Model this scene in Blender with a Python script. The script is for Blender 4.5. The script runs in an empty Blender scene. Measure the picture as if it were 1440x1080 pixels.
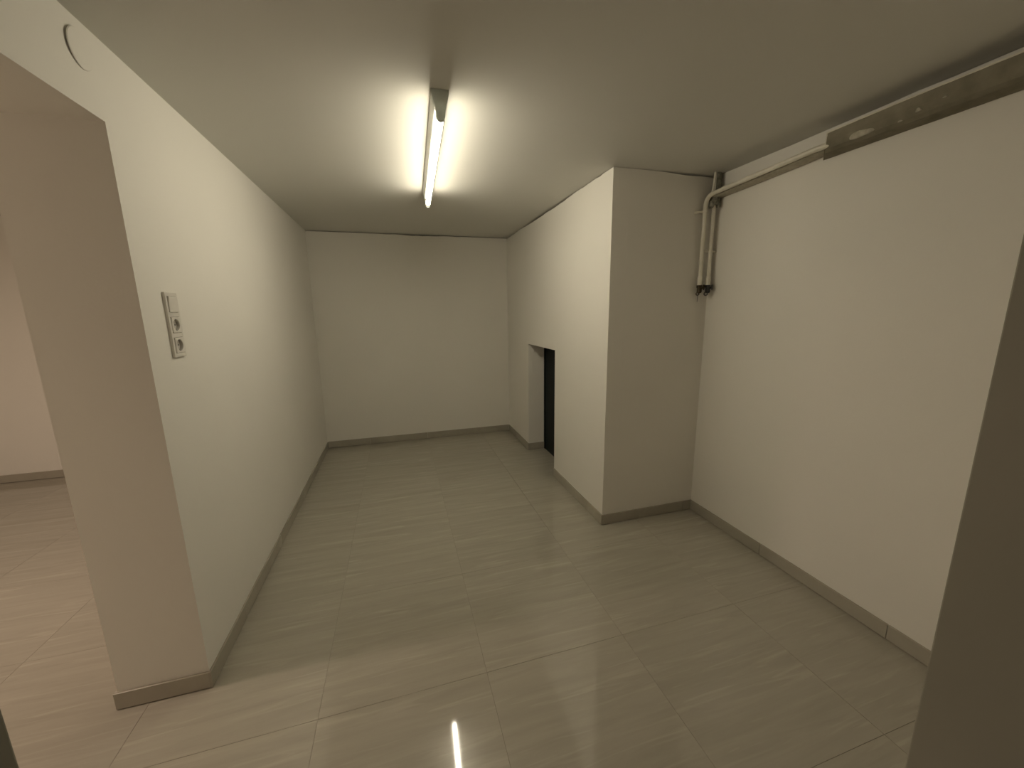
import bpy, bmesh, math, random
from mathutils import Matrix, Vector
random.seed(7)
sc = bpy.context.scene
COL = sc.collection

# ---------------------------------------------------------------- camera
F_PX = 540.5494
PITCH, YAW, ROLL, CAM_H = -0.1872, 0.2838, -0.0137, 1.382
cy_, sy_ = math.cos(YAW), math.sin(YAW)
cp_, sp_ = math.cos(PITCH), math.sin(PITCH)
fw = Vector((sy_ * cp_, cy_ * cp_, sp_))
rt = Vector((cy_, -sy_, 0))
up = rt.cross(fw)
cr_, sr_ = math.cos(ROLL), math.sin(ROLL)
r2 = rt * cr_ + up * sr_
u2 = -rt * sr_ + up * cr_
cam_data = bpy.data.cameras.new('camera')
cam = bpy.data.objects.new('camera', cam_data)
COL.objects.link(cam)
cam_data.sensor_fit = 'HORIZONTAL'
cam_data.sensor_width = 36.0
cam_data.lens = F_PX / 1440 * 36.0
cam_data.clip_start = 0.02
m3 = Matrix((r2, u2, -fw)).transposed()
cam.matrix_world = Matrix.Translation((0, 0, CAM_H)) @ m3.to_4x4()
sc.camera = cam

# ---------------------------------------------------------------- world, lights, exposure
TUBE_STRENGTH = 71.0
TUBE_COLOR = (1.0, 0.905, 0.705)
w = bpy.data.worlds.new('world')
sc.world = w
w.use_nodes = True
w.node_tree.nodes['Background'].inputs[0].default_value = (0.9, 0.95, 1.0, 1)
w.node_tree.nodes['Background'].inputs[1].default_value = 0.02

def area(name, loc, size, size_y, power, color):
    ld = bpy.data.lights.new(name, 'AREA')
    ld.shape = 'RECTANGLE'
    ld.size, ld.size_y = size, size_y
    ld.energy = power
    ld.color = color
    lo = bpy.data.objects.new(name, ld)
    lo.location = loc
    COL.objects.link(lo)
    return lo
# the ceiling lamp of the adjoining room
area('adjoining_room_light', (-2.45, 1.53, 2.10), 1.1, 0.08, 24.0, (1.0, 0.78, 0.62))

sc.view_settings.view_transform = 'Standard'
sc.view_settings.look = 'None'
sc.view_settings.exposure = 0.0
sc.view_settings.gamma = 1.0
sc.view_settings.use_curve_mapping = False

# ---------------------------------------------------------------- materials
def lin(c):
    return tuple(((v / 255) / 12.92 if v / 255 <= 0.04045 else ((v / 255 + 0.055) / 1.055) ** 2.4) for v in c) + (1,)

def base_mat(name, rough=0.5, color=None, metallic=0.0, spec=0.5):
    m = bpy.data.materials.new(name)
    m.use_nodes = True
    b = m.node_tree.nodes['Principled BSDF']
    b.inputs['Roughness'].default_value = rough
    b.inputs['Metallic'].default_value = metallic
    b.inputs['Specular IOR Level'].default_value = spec
    if color:
        b.inputs['Base Color'].default_value = color
    return m, m.node_tree, b

def noisy(name, c1, c2, rough=0.5, scale=6.0, bscale=60.0, bump=0.1, dist=0.002, metallic=0.0, spec=0.5):
    """two tone noise colour with a fine bump, in world metres"""
    m, nt, b = base_mat(name, rough, None, metallic, spec)
    tc = nt.nodes.new('ShaderNodeTexCoord')
    n = nt.nodes.new('ShaderNodeTexNoise')
    n.inputs['Scale'].default_value = scale
    n.inputs['Detail'].default_value = 4
    r = nt.nodes.new('ShaderNodeValToRGB')
    r.color_ramp.elements[0].position = 0.3
    r.color_ramp.elements[1].position = 0.7
    r.color_ramp.elements[0].color = c1
    r.color_ramp.elements[1].color = c2
    nt.links.new(tc.outputs['Object'], n.inputs['Vector'])
    nt.links.new(n.outputs['Fac'], r.inputs['Fac'])
    nt.links.new(r.outputs['Color'], b.inputs['Base Color'])
    n2 = nt.nodes.new('ShaderNodeTexNoise')
    n2.inputs['Scale'].default_value = bscale
    n2.inputs['Detail'].default_value = 3
    bp = nt.nodes.new('ShaderNodeBump')
    bp.inputs['Strength'].default_value = bump
    bp.inputs['Distance'].default_value = dist
    nt.links.new(tc.outputs['Object'], n2.inputs['Vector'])
    nt.links.new(n2.outputs['Fac'], bp.inputs['Height'])
    nt.links.new(bp.outputs['Normal'], b.inputs['Normal'])
    return m

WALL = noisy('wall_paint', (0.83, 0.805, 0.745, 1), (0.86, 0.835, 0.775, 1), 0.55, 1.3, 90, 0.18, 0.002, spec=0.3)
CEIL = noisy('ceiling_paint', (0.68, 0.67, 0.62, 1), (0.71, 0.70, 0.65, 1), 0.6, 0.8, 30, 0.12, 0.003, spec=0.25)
PIPE_PAINT = noisy('pipe_paint', (0.70, 0.67, 0.57, 1), (0.78, 0.74, 0.64, 1), 0.35, 30, 200, 0.1, 0.001)
CASING = noisy('shaded_casing', (0.20, 0.182, 0.135, 1), (0.30, 0.275, 0.21, 1), 0.8, 14, 70, 0.5, 0.004, spec=0.2)  # brownish casing, darkened so the colour carries its underside shade
PLASTER_HIGHLIGHT = noisy('plaster_and_highlight', (0.74, 0.70, 0.60, 1), (0.84, 0.80, 0.70, 1), 0.8, 30, 120, 0.4, 0.003, spec=0.2)  # plaster tone, also used for painted highlights on the casing edges
FILLER_SHADE = noisy('filler_and_ledge_shade', (0.42, 0.39, 0.31, 1), (0.58, 0.55, 0.46, 1), 0.8, 60, 160, 0.6, 0.003, spec=0.2)  # filler patches, and shade put into the ledge colour
SLEEVE = noisy('torn_insulation', (0.16, 0.16, 0.13, 1), (0.36, 0.35, 0.29, 1), 0.9, 60, 160, 0.8, 0.004, spec=0.1)
BRASS = noisy('tarnished_brass', (0.035, 0.03, 0.022, 1), (0.10, 0.075, 0.04, 1), 0.4, 60, 200, 0.2, 0.001, 0.7)
STEEL = noisy('dark_steel', (0.03, 0.03, 0.032, 1), (0.10, 0.10, 0.105, 1), 0.4, 60, 200, 0.2, 0.001, 0.7)
PLASTIC = noisy('white_plastic', (0.74, 0.71, 0.65, 1), (0.77, 0.74, 0.68, 1), 0.3, 20, 200, 0.02, 0.001)
PLASTIC_IN = noisy('shaded_well_plastic', (0.58, 0.56, 0.51, 1), (0.62, 0.59, 0.54, 1), 0.45, 20, 200, 0.02, 0.001)  # darker copy of the white plastic, recess shade put into the colour
DARKHOLE = noisy('contact_dark', (0.02, 0.02, 0.02, 1), (0.03, 0.03, 0.03, 1), 0.8, 20, 200, 0.02, 0.001)
DOORM = noisy('dark_door', (0.004, 0.0075, 0.008, 1), (0.006, 0.010, 0.0105, 1), 0.5, 5, 120, 0.1, 0.001, spec=0.15)
ENAMEL = noisy('lamp_enamel', (0.78, 0.79, 0.75, 1), (0.82, 0.83, 0.79, 1), 0.35, 10, 200, 0.02, 0.001)
CAPM = noisy('cap_plastic', (0.74, 0.76, 0.72, 1), (0.78, 0.80, 0.76, 1), 0.4, 10, 200, 0.02, 0.001)
_nt = CAPM.node_tree
_tr = _nt.nodes.new('ShaderNodeBsdfTranslucent')
_tr.inputs['Color'].default_value = (0.75, 0.78, 0.74, 1)
_mx = _nt.nodes.new('ShaderNodeMixShader')
_mx.inputs[0].default_value = 0.55
_nt.links.new(_nt.nodes['Principled BSDF'].outputs[0], _mx.inputs[1])
_nt.links.new(_tr.outputs[0], _mx.inputs[2])
_nt.links.new(_mx.outputs[0], _nt.nodes['Material Output'].inputs['Surface'])
GROUT = noisy('grout', (0.28, 0.26, 0.21, 1), (0.32, 0.295, 0.24, 1), 0.9, 40, 200, 0.2, 0.001)

def tile_mat(name, dark, mid, light, rough, spec=0.5):
    m, nt, b = base_mat(name, rough, spec=spec)
    N, L = nt.nodes.new, nt.links.new
    tc = N('ShaderNodeTexCoord')
    oi = N('ShaderNodeObjectInfo')
    mul = N('ShaderNodeVectorMath'); mul.operation = 'MULTIPLY'
    comb = N('ShaderNodeCombineXYZ')
    L(oi.outputs['Random'], comb.inputs[0]); L(oi.outputs['Random'], comb.inputs[1]); L(oi.outputs['Random'], comb.inputs[2])
    mul.inputs[1].default_value = (37.0, 53.0, 19.0)
    L(comb.outputs[0], mul.inputs[0])
    add = N('ShaderNodeVectorMath'); add.operation = 'ADD'
    L(tc.outputs['Object'], add.inputs[0]); L(mul.outputs[0], add.inputs[1])
    mp = N('ShaderNodeMapping')
    mp.inputs['Rotation'].default_value = (0, 0, math.radians(-3))
    mp.inputs['Scale'].default_value = (1.3, 16.0, 1.3)
    L(add.outputs[0], mp.inputs[0])
    n = N('ShaderNodeTexNoise')
    n.inputs['Scale'].default_value = 1.5
    n.inputs['Detail'].default_value = 7
    n.inputs['Roughness'].default_value = 0.62
    n.inputs['Distortion'].default_value = 0.7
    L(mp.outputs[0], n.inputs['Vector'])
    r = N('ShaderNodeValToRGB')
    e = r.color_ramp.elements
    e[0].position = 0.28; e[0].color = dark
    e[1].position = 0.72; e[1].color = light
    x = e.new(0.5); x.color = mid
    L(n.outputs['Fac'], r.inputs['Fac'])
    # sparse fine light veins
    mp2 = N('ShaderNodeMapping')
    mp2.inputs['Rotation'].default_value = (0, 0, math.radians(-4))
    mp2.inputs['Scale'].default_value = (2.0, 30.0, 2.0)
    L(add.outputs[0], mp2.inputs[0])
    n2 = N('ShaderNodeTexNoise')
    n2.inputs['Scale'].default_value = 1.2
    n2.inputs['Detail'].default_value = 5
    n2.inputs['Distortion'].default_value = 1.0
    L(mp2.outputs[0], n2.inputs['Vector'])
    r2_ = N('ShaderNodeValToRGB')
    r2_.color_ramp.elements[0].position = 0.56; r2_.color_ramp.elements[0].color = (0, 0, 0, 1)
    r2_.color_ramp.elements[1].position = 0.72; r2_.color_ramp.elements[1].color = (0.55, 0.55, 0.55, 1)
    L(n2.outputs['Fac'], r2_.inputs['Fac'])
    mix = N('ShaderNodeMixRGB')
    mix.inputs[2].default_value = tuple(min(1, c * 1.18) for c in light[:3]) + (1,)
    L(r2_.outputs[0], mix.inputs[0]); L(r.outputs[0], mix.inputs[1])
    # per tile tone
    mr = N('ShaderNodeMapRange')
    mr.inputs['To Min'].default_value = 0.975
    mr.inputs['To Max'].default_value = 1.025
    L(oi.outputs['Random'], mr.inputs['Value'])
    hs = N('ShaderNodeHueSaturation')
    L(mr.outputs[0], hs.inputs['Value'])
    L(mix.outputs[0], hs.inputs['Color'])
    L(hs.outputs[0], b.inputs['Base Color'])
    bp = N('ShaderNodeBump')
    bp.inputs['Strength'].default_value = 0.03
    bp.inputs['Distance'].default_value = 0.0005
    n3 = N('ShaderNodeTexNoise'); n3.inputs['Scale'].default_value = 9
    L(tc.outputs['Object'], n3.inputs['Vector'])
    L(n3.outputs['Fac'], bp.inputs['Height'])
    L(bp.outputs['Normal'], b.inputs['Normal'])
    return m
FLOOR = tile_mat('polished_tile', (0.375, 0.35, 0.29, 1), (0.41, 0.383, 0.32, 1), (0.445, 0.415, 0.35, 1), 0.05, 0.95)
SKIRT = tile_mat('skirting_tile_glaze', (0.37, 0.345, 0.28, 1), (0.41, 0.38, 0.315, 1), (0.45, 0.42, 0.35, 1), 0.25)

EMIT, ent, eb = base_mat('tube_glow', 0.3, (1, 1, 1, 1))
eb.inputs['Emission Color'].default_value = TUBE_COLOR + (1,)
# upward emission cut so the ceiling beside the tube does not burn out
_tc = ent.nodes.new('ShaderNodeTexCoord')
_sp = ent.nodes.new('ShaderNodeSeparateXYZ')
_mr = ent.nodes.new('ShaderNodeMapRange')
_mr.inputs['From Min'].default_value = -0.2
_mr.inputs['From Max'].default_value = 0.85
_mr.inputs['To Min'].default_value = TUBE_STRENGTH
_mr.inputs['To Max'].default_value = TUBE_STRENGTH * 0.06
ent.links.new(_tc.outputs['Normal'], _sp.inputs[0])
ent.links.new(_sp.outputs['Z'], _mr.inputs['Value'])
ent.links.new(_mr.outputs[0], eb.inputs['Emission Strength'])

# ---------------------------------------------------------------- helpers
def obj(name, bm, mat, parent=None, smooth=False):
    bmesh.ops.recalc_face_normals(bm, faces=bm.faces)
    me = bpy.data.meshes.new(name)
    bm.to_mesh(me); bm.free()
    me.materials.append(mat)
    if smooth:
        for p in me.polygons:
            p.use_smooth = True
        try:
            me.set_sharp_from_angle(angle=math.radians(35))
        except Exception:
            pass
    o = bpy.data.objects.new(name, me)
    COL.objects.link(o)
    if parent:
        o.parent = parent
        o.matrix_parent_inverse = Matrix.Translation(-Vector(parent.location)) if parent.type == 'EMPTY' else parent.matrix_parent_inverse
        if parent.type != 'EMPTY' and parent.parent:
            o.matrix_parent_inverse = Matrix.Identity(4)
    return o

def thing(name, loc, label, cat, group=None):
    o = bpy.data.objects.new(name, None)
    o.empty_display_size = 0.1
    o.location = loc
    COL.objects.link(o)
    o['label'] = label
    o['category'] = cat
    if group:
        o['group'] = group
    return o

def setting(name):
    o = bpy.data.objects.new(name, None)
    COL.objects.link(o)
    o['kind'] = 'structure'
    return o

def box(bm, x0, x1, y0, y1, z0, z1, bev=0.0):
    vs = [bm.verts.new((x, y, z)) for x in (x0, x1) for y in (y0, y1) for z in (z0, z1)]
    fs = [bm.faces.new([vs[i] for i in f]) for f in ((0, 1, 3, 2), (4, 6, 7, 5), (0, 4, 5, 1), (2, 3, 7, 6), (0, 2, 6, 4), (1, 5, 7, 3))]
    if bev > 0:
        ed = set()
        for f in fs:
            ed.update(f.edges)
        bmesh.ops.bevel(bm, geom=list(ed), offset=bev, segments=2, affect='EDGES', profile=0.5)
    return vs

def loft(bm, rings, caps=True):
    vr = [[bm.verts.new(p) for p in r] for r in rings]
    n = len(vr[0])
    for a, b in zip(vr, vr[1:]):
        for i in range(n):
            bm.faces.new((a[i], a[(i + 1) % n], b[(i + 1) % n], b[i]))
    if caps:
        bm.faces.new(vr[0][::-1]); bm.faces.new(vr[-1])

def tube(bm, pts, r, n=16, caps=True):
    pts = [Vector(p) for p in pts]
    rr = r if isinstance(r, (list, tuple)) else [r] * len(pts)
    t0 = (pts[1] - pts[0]).normalized()
    ref = Vector((0, 0, 1)) if abs(t0.z) < 0.9 else Vector((1, 0, 0))
    a = t0.cross(ref).normalized()
    rings = []
    for i, p in enumerate(pts):
        t = (pts[min(i + 1, len(pts) - 1)] - pts[max(i - 1, 0)]).normalized()
        a = (a - t * a.dot(t)).normalized()
        b = t.cross(a)
        rings.append([p + (a * math.cos(2 * math.pi * k / n) + b * math.sin(2 * math.pi * k / n)) * rr[i] for k in range(n)])
    loft(bm, rings, caps)

def sheet_x(bm, poly, xa, xb):
    """polygon in (y,z), extruded between functions xa(y), xb(y)"""
    f = [bm.verts.new((xa(y), y, z)) for y, z in poly]
    b = [bm.verts.new((xb(y), y, z)) for y, z in poly]
    bm.faces.new(f); bm.faces.new(b[::-1])
    n = len(poly)
    for i in range(n):
        bm.faces.new((f[i], b[i], b[(i + 1) % n], f[(i + 1) % n]))

def sheet_y(bm, poly, ya, yb):
    f = [bm.verts.new((x, ya(x), z)) for x, z in poly]
    b = [bm.verts.new((x, yb(x), z)) for x, z in poly]
    bm.faces.new(f); bm.faces.new(b[::-1])
    n = len(poly)
    for i in range(n):
        bm.faces.new((f[i], b[i], b[(i + 1) % n], f[(i + 1) % n]))

H = 2.16
def jag(a, b, lo, hi, step=0.05):
    """ragged top edge from a to b, a few millimetres under the ceiling"""
    n = max(2, int(abs(b - a) / step))
    out = []
    g = (lo + hi) / 2
    for i in range(n + 1):
        g = min(hi, max(lo, g + random.uniform(-1, 1) * (hi - lo) * 0.45))
        out.append((a + (b - a) * i / n, H - g))
    return out

def structure(o):
    o['kind'] = 'structure'
    return o

# ---------------------------------------------------------------- setting: walls, ceiling
XL = lambda y: -0.765 - 0.0066 * (y - 1.496)
XLo = lambda y: -1.043
XR = lambda y: 1.892 - 0.0045 * (y - 2.048)
XN = lambda y: 1.199 - 0.0045 * (y - 2.051)
YB = lambda x: 4.218 - 0.0066 * x
YC = lambda x: 2.051 - 0.0043 * (x - 1.199)
YJ = 1.497
YF = 0.262           # room face of the front wall
XDR, XDL = 2.475 * (YF + 0.0025) + 0.012, -0.898 * (YF + 0.0025) - 0.012
HD = 1.930

bm = bmesh.new()
sheet_x(bm, [(0.05, 0), (0.42, 0), (0.42, HD), (YJ, HD), (YJ, 0), (4.45, 0), (4.45, H), (0.05, H)], XL, XLo)
structure(obj('wall_left', bm, WALL))

bm = bmesh.new()
sheet_y(bm, [(-0.80, 0), (1.30, 0)] + jag(1.30, -0.80, 0.006, 0.016), YB, lambda x: 4.42)
structure(obj('wall_back', bm, WALL))

# the block that projects on the right, with the low opening in its side
NY0, NY1, NZ, NX = 2.856, 3.512, 1.070, 1.360
bm = bmesh.new()
sheet_x(bm, [(2.051, 0), (NY0, 0), (NY0, NZ), (NY1, NZ), (NY1, 0), (4.43, 0)] + jag(4.43, 2.051, 0.003, 0.013), XN, lambda y: 1.42)
sheet_y(bm, [(1.30, 0), (2.05, 0)] + jag(2.05, 1.30, 0.002, 0.010) , YC, lambda x: 2.34)
bmesh.ops.remove_doubles(bm, verts=bm.verts, dist=0.0001)
structure(obj('wall_projection', bm, WALL))

bm = bmesh.new()
sheet_x(bm, [(0.05, 0), (2.30, 0), (2.30, H)] + [(y, H - random.uniform(0, 0.003)) for y in [2.0 - 0.1 * i for i in range(18)]] + [(0.05, H)], XR, lambda y: 2.10)
structure(obj('wall_right', bm, WALL))

# front wall with the doorway the camera looks through
bm = bmesh.new()
sheet_y(bm, [(-3.75, 0), (XDL, 0), (XDL, 2.03), (XDR, 2.03), (XDR, 0), (2.10, 0), (2.10, H), (-3.75, H)], lambda x: YF, lambda x: 0.045)
structure(obj('wall_front', bm, WALL))

bm = bmesh.new()
box(bm, -3.75, -1.0, 4.172, 4.40, 0, H)
structure(obj('wall_adjoining_back', bm, WALL))
bm = bmesh.new()
box(bm, -3.75, -3.60, 0.26, 4.20, 0, H)
structure(obj('wall_adjoining_left', bm, WALL))
# small hall behind the camera
bm = bmesh.new()
box(bm, -1.25, -1.10, -1.45, 0.045, 0, H)
structure(obj('wall_hall_left', bm, WALL))
bm = bmesh.new()
box(bm, 1.60, 1.75, -1.45, 0.045, 0, H)
structure(obj('wall_hall_right', bm, WALL))
bm = bmesh.new()
box(bm, -1.25, 1.75, -1.60, -1.45, 0, H)
structure(obj('wall_hall_rear', bm, WALL))

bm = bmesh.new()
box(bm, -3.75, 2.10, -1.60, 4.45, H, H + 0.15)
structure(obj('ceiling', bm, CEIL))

# grey-beige lining, darker than the walls, of the doorway the camera stands in
LINING = noisy('door_lining_dark', (0.34, 0.33, 0.27, 1), (0.37, 0.355, 0.295, 1), 0.5, 3, 120, 0.08, 0.001, spec=0.3)
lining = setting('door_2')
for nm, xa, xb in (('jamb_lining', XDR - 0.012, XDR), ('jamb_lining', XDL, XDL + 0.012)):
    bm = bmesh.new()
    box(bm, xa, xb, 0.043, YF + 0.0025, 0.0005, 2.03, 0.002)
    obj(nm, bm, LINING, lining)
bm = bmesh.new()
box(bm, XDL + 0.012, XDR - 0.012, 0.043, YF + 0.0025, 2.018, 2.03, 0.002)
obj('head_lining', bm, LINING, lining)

# ---------------------------------------------------------------- floor of polished tiles
floor = setting('floor')
bm = bmesh.new()
box(bm, -3.75, 2.10, -1.60, 4.45, -0.12, -0.0018)
obj('grout_bed', bm, GROUT, floor)
TS = 0.60
bm = bmesh.new()
hw = TS / 2 - 0.0005
box(bm, -hw, hw, -hw, hw, -0.0017, 0, 0)
tops = [e for e in bm.edges if all(v.co.z > -0.0001 for v in e.verts)]
bmesh.ops.bevel(bm, geom=tops, offset=0.0004, segments=1, affect='EDGES')
tile0 = None
tx0, ty0 = 0.245, 1.844
for i in range(-7, 4):
    for j in range(-6, 5):
        cx, cyy = tx0 + (i + 0.5) * TS, ty0 + (j + 0.5) * TS
        if cx < -3.8 or cx > 2.1 or cyy > 4.5 or cyy < -1.6:
            continue
        if cyy < -0.4 and (cx < -1.3 or cx > 1.8):
            continue
        if cx > 1.7 and cyy > 2.4:
            continue
        if tile0 is None:
            tile0 = obj('floor_tile', bm, FLOOR, floor)
            t = tile0
        else:
            t = tile0.copy()
            COL.objects.link(t)
            t.parent = floor
        t.location = (cx, cyy, random.uniform(-0.0001, 0.0))

# ---------------------------------------------------------------- baseboards of tile
BH, BT = 0.068, 0.009
def baseboard(name, p0, p1, side, joints_from=None, length=0.60, holder=None):
    """row of skirting tiles on the line p0->p1; side = unit normal into the room"""
    root = holder or setting(name)
    a, b = Vector(p0), Vector(p1)
    d = b - a
    Ltot = d.length
    d.normalize()
    s0 = joints_from if joints_from is not None else length
    cuts = [0.0]
    s = s0
    while s < Ltot - 0.03:
        cuts.append(s); s += length
    cuts.append(Ltot)
    nrm = Vector(side)
    for k in range(len(cuts) - 1):
        g = 0.0008
        u0 = cuts[k] + (g if k else 0)
        u1 = cuts[k + 1] - (g if k < len(cuts) - 2 else 0)
        L2 = (u1 - u0) / 2
        bmm = bmesh.new()
        box(bmm, -L2, L2, 0, BT, 0.0025, BH, 0.0012)
        o = obj('skirting_tile', bmm, SKIRT, root)
        mid = a + d * ((u0 + u1) / 2)
        xax = Vector((d.x, d.y, 0))
        yax = Vector((nrm.x, nrm.y, 0))
        zax = Vector((0, 0, 1))
        o.matrix_parent_inverse = Matrix.Identity(4)
        if xax.cross(yax).z < 0:
            xax = -xax
        M = Matrix((xax, yax, zax)).transposed().to_4x4()
        M.translation = Vector((mid.x, mid.y, random.uniform(0, 0.0006))) + yax * 0.0003
        o.matrix_world = M
    return root
e = 0.0094
bl = baseboard('baseboard_left', (XL(YJ), YJ - e), (XL(4.2), YB(-.78) - e), (1, 0), 0.35)
baseboard('x', (XLo(0) - e, YJ), (XL(YJ), YJ), (0, -1), holder=bl)
baseboard('baseboard_back', (XL(4.2) + e, YB(-0.78)), (XN(4.2) - e, YB(1.19)), (0, -1), 0.415)
bp_ = baseboard('baseboard_projection', (XN(4.1), YB(1.19) - e), (XN(3.5), NY1 - e), (-1, 0), 0.3)
baseboard('x', (XN(3.5), NY1), (NX, NY1), (0, -1), holder=bp_)
baseboard('x', (XN(2.85), NY0), (XN(2.05), YC(1.2) - e), (-1, 0), 0.58, holder=bp_)
baseboard('x', (XN(2.05), YC(1.2)), (XR(2.05) - e, YC(1.89)), (0, -1), 0.62, holder=bp_)
baseboard('baseboard_right', (XR(2.05), YC(1.89)), (XR(0.262), 0.262), (-1, 0), 0.55)
ba = baseboard('baseboard_adjoining', (-3.6, 4.172), (XLo(0) - e, 4.172), (0, -1), 0.2)
baseboard('x', (XLo(0), YJ), (XLo(0), 4.172 - e), (-1, 0), 0.3, holder=ba)

# dark low door at the back of the opening
door = setting('door_1')
bm = bmesh.new()
box(bm, NX, NX + 0.045, NY0 + 0.001, NY1 - 0.0005, 0.001, NZ - 0.001, 0.0)
obj('door_panel', bm, DOORM, door)
bm = bmesh.new()
sheet_x(bm, [(NY0 + .002, 0.002), (NY0 + .03, 0.002), (NY0 + .03, NZ - .03), (NY1 - .03, NZ - .03), (NY1 - .03, .002), (NY1 - .002, .002), (NY1 - .002, NZ - .002), (NY0 + .002, NZ - .002)],
        lambda y: NX - 0.006, lambda y: NX)
obj('door_frame', bm, DOORM, door)

# narrow ledge behind the pipe, with underside shade put into its colour
bm = bmesh.new()
led = []
for y, z in ((1.985, 2.024), (1.80, 2.031), (1.50, 2.043), (1.3605, 2.0475)):
    yo = 0.0605 if y < 1.4 else 0.0
    led.append([(1.8165, y, z), (1.8165, y, z + 0.011), (XR(y) - 0.0004, y + yo, z + 0.011), (XR(y) - 0.0004, y + yo, z)])
loft(bm, led)
structure(obj('trim_1', bm, FILLER_SHADE))

# ---------------------------------------------------------------- fluorescent batten lamp
def batten(loc, ang):
    t = thing('batten_lamp', loc, 'lit fluorescent batten lamp with one bare glowing tube fixed to the ceiling', 'ceiling lamp')
    Lh = 0.612
    def put(name, bmm, mat, par=None, smooth=False):
        o = obj(name, bmm, mat, None, smooth)
        o.parent = par or t
        return o
    b1 = bmesh.new()      # folded sheet housing: trapezoid section
    prof = [(-0.030, -0.0005), (-0.030, -0.012), (-0.0205, -0.046), (-0.017, -0.050), (0.017, -0.050), (0.0205, -0.046), (0.030, -0.012), (0.030, -0.0005)]
    loft(b1, [[(x, y, z) for x, z in prof] for y in (-Lh + 0.018, Lh - 0.018)])
    put('housing', b1, ENAMEL)
    for s in (-1, 1):
        # moulded end cap that tapers to the rounded lamp holder
        b2 = bmesh.new()
        outline = [(-0.0315, 0.0), (-0.0315, -0.012), (-0.027, -0.030), (-0.0195, -0.050), (-0.0165, -0.066), (-0.0160, -0.084)]
        arc = [(-0.0160 * math.cos(a), -0.084 - 0.0160 * math.sin(a)) for a in [math.pi * k / 10 for k in range(1, 10)]]
        outline = outline + arc + [(-x, z) for x, z in outline[::-1]]
        outline = [(x, z - 0.0006) for x, z in outline]
        y0, y1 = s * Lh, s * (Lh - 0.020)
        inset = [(x * 0.93, z * 0.985 - 0.0006) for x, z in outline]
        loft(b2, [[(x, y0, z) for x, z in inset], [(x, y0 - s * 0.003, z) for x, z in outline], [(x, y1, z) for x, z in outline]])
        c = put('end_cap', b2, CAPM)
        b3 = bmesh.new()
        tube(b3, [(0, s * (Lh - 0.020), -0.079), (0, s * (Lh - 0.026), -0.079)], 0.0145, 20)
        put('lamp_holder_ring', b3, PLASTIC, c, True)
    b4 = bmesh.new()
    tube(b4, [(0, -Lh + 0.034, -0.079), (0, Lh - 0.034, -0.079)], 0.0130, 24)
    tb = put('tube', b4, EMIT, None, True)
    tb['label'] = 'glowing white fluorescent tube'
    for s in (-1, 1):
        b5 = bmesh.new()
        tube(b5, [(0, s * (Lh - 0.0255), -0.079), (0, s * (Lh - 0.034), -0.079)], 0.0133, 24)
        put('tube_end_ferrule', b5, STEEL, None, True)
    t.rotation_euler = (0, 0, ang)
    return t
p0, p1 = Vector((0.197, 1.537)), Vector((0.243, 2.765))
batten(((p0.x + p1.x) / 2, (p0.y + p1.y) / 2, H), -math.atan2(p1.x - p0.x, p1.y - p0.y))

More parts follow.
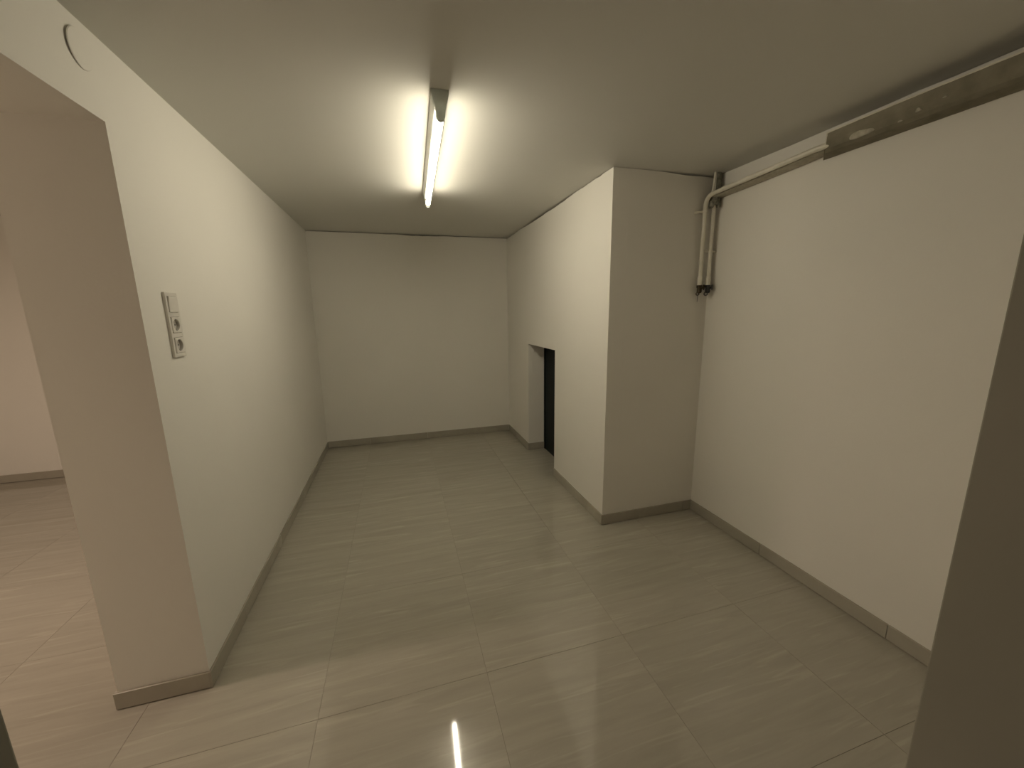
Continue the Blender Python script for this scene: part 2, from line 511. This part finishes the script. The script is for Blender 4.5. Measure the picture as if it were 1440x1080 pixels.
# ---------------------------------------------------------------- switch and socket panel
def switch_panel():
    cy0, cz0 = 1.6655, 1.350
    x0 = XL(cy0)
    t = thing('switch_panel', (x0, cy0, cz0), 'white vertical panel with one rocker switch above two round power sockets on the left wall', 'switch panel')
    def put(name, bmm, mat, par=None, smooth=False):
        o = obj(name, bmm, mat, None, smooth)
        o.parent = par or t
        return o
    W, M = 0.0390, 0.0715
    Ht = M * 1.5 + 0.0055
    # frame: plate with three square windows, built of bars
    b1 = bmesh.new()
    iw = 0.0283
    T = 0.0095
    ys = [-W, -iw, iw, W]
    zs = [-Ht]
    for k in (-1, 0, 1):
        zs += [k * M - iw, k * M + iw]
    zs += [Ht]
    box(b1, 0.0002, T, -W, -iw, -Ht, Ht, 0.0018)
    box(b1, 0.0002, T, iw, W, -Ht, Ht, 0.0018)
    for a, c in ((zs[0], zs[1]), (zs[2], zs[3]), (zs[4], zs[5]), (zs[6], zs[7])):
        box(b1, 0.0002, T - 0.0004, -iw - 0.003, iw + 0.003, a + (0.0005 if a == zs[0] else 0), c - (0.0005 if c == zs[7] else 0), 0.0008)
    put('frame', b1, PLASTIC)
    # rocker
    b2 = bmesh.new()
    h = 0.0272
    loft(b2, [[(0.001, -h, M - h), (0.001, h, M - h), (0.001, h, M + h), (0.001, -h, M + h)],
              [(0.0105, -h, M - h), (0.0105, h, M - h), (0.0135, h, M + h), (0.0135, -h, M + h)],
              [(0.0116, -h + 0.0015, M - h + 0.0015), (0.0116, h - 0.0015, M - h + 0.0015), (0.0146, h - 0.0015, M + h - 0.0015), (0.0146, -h + 0.0015, M + h - 0.0015)]])
    put('rocker', b2, PLASTIC)
    for k in (0, -1):
        b3 = bmesh.new()
        n = 40
        R = 0.0198
        def sq(i, hh):
            a = 2 * math.pi * i / n
            c, s = math.cos(a), math.sin(a)
            m_ = max(abs(c), abs(s))
            return (c / m_ * hh, s / m_ * hh)
        rings = []
        for xx, hh in ((0.001, h), (0.0105, h), (0.0120, h - 0.0014)):
            rings.append([(xx, sq(i, hh)[0], k * M + sq(i, hh)[1]) for i in range(n)])
        for xx, rr in ((0.0120, R + 0.0016), (0.0108, R)):
            rings.append([(xx, rr * math.cos(2 * math.pi * i / n), k * M + rr * math.sin(2 * math.pi * i / n)) for i in range(n)])
        loft(b3, rings, False)
        so = put('socket', b3, PLASTIC)
        b4 = bmesh.new()
        rings = []
        for xx, rr in ((0.0108, R), (0.0014, R - 0.0006)):
            rings.append([(xx, rr * math.cos(2 * math.pi * i / n), k * M + rr * math.sin(2 * math.pi * i / n)) for i in range(n)])
        vr = [[b4.verts.new(p) for p in r] for r in rings]
        for i in range(n):
            b4.faces.new((vr[0][i], vr[0][(i + 1) % n], vr[1][(i + 1) % n], vr[1][i]))
        b4.faces.new(vr[1])
        put('well', b4, PLASTIC_IN, so)
        for s in (-1, 1):
            b5 = bmesh.new()
            tube(b5, [(0.0014, s * 0.0095, k * M), (0.0019, s * 0.0095, k * M)], 0.0026, 12)
            put('contact_hole', b5, DARKHOLE, so)
            b6 = bmesh.new()
            zc = k * M + s * (R - 0.0012)
            box(b6, 0.002, 0.0108, -0.0025, 0.0025, zc - 0.0008, zc + 0.0008)
            put('earth_clip', b6, STEEL, so)
switch_panel()

# ---------------------------------------------------------------- round blank cover high on the left wall
def cover():
    cy0, cz0 = 1.443, 2.082
    t = thing('round_cover', (XL(cy0), cy0, cz0), 'round blank cover plate painted over on the wall above the left passage', 'cover plate')
    n = 48
    bmm = bmesh.new()
    rings = []
    for xx, rr in ((0.0, 0.047), (0.0014, 0.047), (0.0026, 0.0455), (0.0032, 0.030), (0.0034, 0.006)):
        rings.append([(xx, rr * math.cos(2 * math.pi * i / n), rr * math.sin(2 * math.pi * i / n)) for i in range(n)])
    loft(bmm, rings)
    o = obj('cover_disc', bmm, WALL, None, True); o.parent = t
    o.rotation_euler = (0, math.radians(1.0), math.radians(3.0)); o.location.x = 0.0016
cover()

# ---------------------------------------------------------------- heating pipes in the right corner
PX, PY = 1.802, 2.016       # bent pipe
QX, QY = 1.853, 2.004       # straight pipe
PR = 0.0118
def valve(par, x, y, z, mat, ang, ring):
    """small tarnished drain valve: nut, body, cap, handle"""
    b1 = bmesh.new()
    tube(b1, [(x, y, z + 0.002), (x, y, z - 0.014)], 0.0170, 6)
    tube(b1, [(x, y, z - 0.012), (x, y, z - 0.018), (x, y, z - 0.040), (x, y, z - 0.046)], [0.012, 0.0145, 0.0145, 0.010], 16)
    o = obj('valve', b1, mat, par, True)
    dx, dy = math.cos(ang), math.sin(ang)
    b2 = bmesh.new()
    tube(b2, [(x, y, z - 0.020), (x + dx * 0.020, y + dy * 0.020, z - 0.014)], 0.0055, 10)
    c = Vector((x + dx * 0.024, y + dy * 0.024, z - 0.012))
    pts = [c + Vector((-dy * math.cos(a), dx * math.cos(a), math.sin(a))) * 0.0130 for a in [2 * math.pi * k / 12 for k in range(13)]]
    tube(b2, pts, 0.0042, 8)
    tube(b2, [c - Vector((-dy, dx, 0)) * 0.0115, c + Vector((-dy, dx, 0)) * 0.0115], 0.003, 8)
    h = obj('handle', b2, mat)
    h.parent = o
    b3 = bmesh.new()
    c2 = Vector((x - dx * 0.008, y - dy * 0.008, z - 0.050))
    pts = [c2 + Vector((math.cos(a) * dx, math.cos(a) * dy, math.sin(a))) * ring for a in [2 * math.pi * k / 14 for k in range(15)]]
    tube(b3, pts, 0.003, 8)
    h = obj('pull_ring', b3, mat)
    h.parent = o
    return o

zb = 1.522
t = thing('bent_heating_pipe', (PX, PY, zb), 'white painted pipe running along the right wall and bending down in the corner', 'pipe')
bm = bmesh.new()
R = 0.055
za, zc = 2.037, 2.060
pts = [(PX, PY, zb), (PX, PY, 1.75), (PX, PY, za - R - 0.005)]
for k in range(1, 8):
    a = math.pi / 2 * k / 8
    pts.append((PX, PY - R * (1 - math.cos(a)), za - R + R * math.sin(a)))
pts.append((PX, PY - R, za))
pts += [(PX, 1.80, za + (zc - za) * 0.3), (PX, 1.50, za + (zc - za) * 0.75), (PX + 0.0005, 1.40, zc - 0.001), (PX + 0.004, 1.355, zc - 0.001), (PX + 0.010, 1.332, zc - 0.001)]
tube(bm, pts, PR, 18)
obj('pipe', bm, PIPE_PAINT, t, True)
bm = bmesh.new()
tube(bm, [(PX, PY, zb + 0.055), (PX, PY, zb + 0.050), (PX, PY, zb + 0.001)], [0.0125, 0.0150, 0.0152], 18)
obj('coupling', bm, PIPE_PAINT, t, True)
valve(t, PX, PY, zb, BRASS, -0.9, 0.0085)
# clip that holds it to the projecting wall
bm = bmesh.new()
zcl = 1.950
tube(bm, [(PX, PY, zcl - 0.007), (PX, PY, zcl + 0.007)], PR + 0.003, 18)
tube(bm, [(PX - 0.008, PY + 0.006, zcl), (PX - 0.040, YC(PX) - 0.010, zcl - 0.002), (PX - 0.046, YC(PX) - 0.001, zcl - 0.002)], [0.0065, 0.006, 0.010], 10)
obj('pipe_clip', bm, PIPE_PAINT, t, True)
bm = bmesh.new()
tube(bm, [(PX - 0.010, PY - 0.004, zb - 0.020), (PX - 0.0125, PY - 0.006, zb - 0.055), (PX - 0.014, PY - 0.004, zb - 0.098)], 0.0016, 8)
obj('hanging_wire', bm, STEEL, t, True)

t = thing('straight_heating_pipe', (QX, QY, zb), 'white painted vertical pipe dropping from the ceiling behind the bent one', 'pipe')
bm = bmesh.new()
tube(bm, [(QX, QY, zb), (QX, QY, 1.8), (QX + 0.001, QY, 2.0), (QX + 0.002, QY, H - 0.0005)], PR * 0.92, 18)
obj('pipe', bm, PIPE_PAINT, t, True)
bm = bmesh.new()
tube(bm, [(QX, QY, zb + 0.052), (QX, QY, zb + 0.047), (QX, QY, zb + 0.001)], [0.0115, 0.0140, 0.0142], 18)
obj('coupling', bm, PIPE_PAINT, t, True)
valve(t, QX, QY, zb, STEEL, -0.9, 0.0100)
bm = bmesh.new()
zk = 1.722
tube(bm, [(QX, QY, zk - 0.006), (QX, QY, zk + 0.006)], PR + 0.002, 16)
tube(bm, [(QX - 0.008, QY + 0.002, zk + 0.002), (PX + 0.013, PY - 0.001, zk + 0.004)], 0.006, 10)
tube(bm, [(QX + 0.008, QY, zk), (XR(QY) - 0.0005, QY, zk)], 0.0045, 10)
obj('pipe_clip', bm, PIPE_PAINT, t, True)

# torn sleeve around the straight pipe under the ceiling
t = thing('torn_pipe_sleeve', (QX, QY, 1.985), 'ragged dark grey insulation wrapped around the vertical pipe just under the ceiling', 'pipe insulation')
def ragged(z0, z1, r0, dark_seed, a0, a1, n=22, m=10):
    random.seed(dark_seed)
    bmm = bmesh.new()
    outer, inner = [], []
    for j in range(m + 1):
        z = z0 + (z1 - z0) * j / m
        ro, ri = [], []
        for i in range(n + 1):
            a = a0 + (a1 - a0) * i / n
            rr = r0 + random.uniform(-0.003, 0.0035)
            zz = z
            if j == 0:
                zz += random.uniform(-0.008, 0.010)
            elif j == m and z1 < H - 0.01:
                zz += random.uniform(-0.008, 0.008)
            ro.append(bmm.verts.new((QX + rr * math.cos(a), QY - 0.002 + rr * math.sin(a) * 0.85, zz)))
            ri.append(bmm.verts.new((QX + (PR + 0.002) * math.cos(a), QY + (PR + 0.002) * math.sin(a), zz)))
        outer.append(ro); inner.append(ri)
    for j in range(m):
        for i in range(n):
            bmm.faces.new((outer[j][i], outer[j][i + 1], outer[j + 1][i + 1], outer[j + 1][i]))
            bmm.faces.new((inner[j][i + 1], inner[j][i], inner[j + 1][i], inner[j + 1][i + 1]))
        for i in (0, n):
            bmm.faces.new((outer[j][i], inner[j][i], inner[j + 1][i], outer[j + 1][i]))
    for i in range(n):
        bmm.faces.new((outer[0][i + 1], outer[0][i], inner[0][i], inner[0][i + 1]))
        bmm.faces.new((outer[m][i], outer[m][i + 1], inner[m][i + 1], inner[m][i]))
    return bmm
obj('lower_wrap', ragged(1.975, 2.050, 0.031, 3, 0.3, 2 * math.pi - 0.1), SLEEVE, t)
obj('upper_wrap', ragged(2.056, H - 0.001, 0.029, 5, math.radians(-120), math.radians(60)), SLEEVE, t)
bm = bmesh.new()
pts = [(QX - 0.026, QY - 0.020, H - 0.001), (QX - 0.027, QY - 0.019, 2.12), (QX - 0.030, QY - 0.015, 2.07), (QX - 0.031, QY - 0.012, 2.045)]
tube(bm, pts, [0.0068, 0.0064, 0.0062, 0.006], 10)
o = obj('pale_strip', bm, PLASTER_HIGHLIGHT, t, True); o['label'] = 'pale plastered strip at its left edge'

# ---------------------------------------------------------------- casing along the right wall under the ceiling
random.seed(11)
CY0, CY1 = YF + 0.002, 1.338
t = thing('pipe_casing', (1.85, (CY0 + CY1) / 2, 2.03), 'rough brownish casing, darkened with painted shade, with plaster smears along the top of the right wall', 'pipe casing')
def casing_xz(y):
    """section: list of (x, z, extra y at the far end)"""
    k = (CY1 - y)
    zt = 2.105 + 0.004 * math.sin(y * 7) * 0.5
    zl = 2.034 - 0.004 * k
    return [(1.792, zt), (1.7885, zt - 0.004), (1.7895, zt - 0.010), (1.7925, zl + 0.034), (1.806, zl + 0.010), (1.824, zl), (1.858, zl - 0.001), (XR(y) - 0.0008, zl - 0.001), (XR(y) - 0.0008, zt - 0.012), (1.815, zt - 0.001)]
bm = bmesh.new()
rings = []
N = 44
for i in range(N + 1):
    y = CY0 + (CY1 - CY0) * i / N
    ring = []
    for q_, (x, z) in enumerate(casing_xz(y)):
        jx = random.uniform(-0.0012, 0.0012) if 2 <= q_ <= 6 else random.uniform(-0.0004, 0.0004)
        jz = random.uniform(-0.001, 0.001) if 2 <= q_ <= 6 else random.uniform(-0.0005, 0.0005)
        yy = y
        if i == N:
            yy = y + (x - 1.792) * 0.80
        ring.append((x + jx if q_ not in (7, 8) else x, yy, z + jz))
    rings.append(ring)
loft(bm, rings)
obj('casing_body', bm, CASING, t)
bm = bmesh.new()  # thin pale strip that paints a highlight on the top lip
tube(bm, [(1.7885, CY0 + (CY1 - CY0) * i / 20, casing_xz(CY0 + (CY1 - CY0) * i / 20)[1][1] + 0.001) for i in range(21)], 0.0030, 8)
o = obj('lip_highlight', bm, PLASTER_HIGHLIGHT, t, True); o['label'] = 'pale highlight painted along its top edge'
# far end edge, coloured pale to look lit
bm = bmesh.new()
sec = casing_xz(CY1)
for off in (0,):
    ob = lambda x: CY1 + (x - 1.792) * 0.80 + 0.0015
    pts = [(1.790, ob(1.790), sec[0][1] - 0.001), (1.789, ob(1.789), sec[0][1] - 0.012), (1.795, ob(1.795), sec[3][1] + 0.008), (1.799, ob(1.799), sec[3][1] - 0.002)]
tube(bm, pts, [0.0026, 0.0028, 0.0026, 0.0018], 8)
o = obj('lit_end_edge', bm, PLASTER_HIGHLIGHT, t, True); o['label'] = 'end edge coloured pale to look lit'
def smear(name, yc, ln, u, hgt, thick):
    """flattened lump of filler on the sloped face; u 0..1 from top to bottom"""
    bmm = bmesh.new()
    sec = casing_xz(yc)
    top, bot = Vector((sec[3][0], 0, sec[3][1])), Vector((sec[4][0], 0, sec[4][1]))
    dn = (bot - top).normalized()
    nr = Vector((dn.z, 0, -dn.x)).normalized()
    if nr.z > 0:
        nr = -nr
    base = top.lerp(bot, u)
    n = 18
    rs = []
    for fr, th in ((1.0, -0.001), (0.85, thick * 0.6), (0.5, thick), (0.1, thick * 1.05)):
        r_ = []
        for k in range(n):
            a = 2 * math.pi * k / n
            wob = 1 + 0.08 * math.sin(3 * a + yc * 9) + random.uniform(-0.06, 0.06)
            vv = math.sin(a) * (1.0 if math.sin(a) > 0 else 0.35)
            p = base + dn * (-vv * hgt * fr * wob) + nr * th
            r_.append((p.x, yc + math.cos(a) * ln * fr * wob, p.z))
        rs.append(r_)
    loft(bmm, rs)
    o = obj(name, bmm, FILLER_SHADE, t, True)
    return o
smear('plaster_smear', 1.215, 0.044, 0.85, 0.020, 0.006)['label'] = 'largest pale plaster patch near the far end'
smear('plaster_smear', 1.035, 0.010, 0.55, 0.010, 0.005)
smear('plaster_smear', 0.965, 0.007, 0.15, 0.004, 0.004)
smear('plaster_smear', 1.090, 0.008, 1.0, 0.005, 0.003)
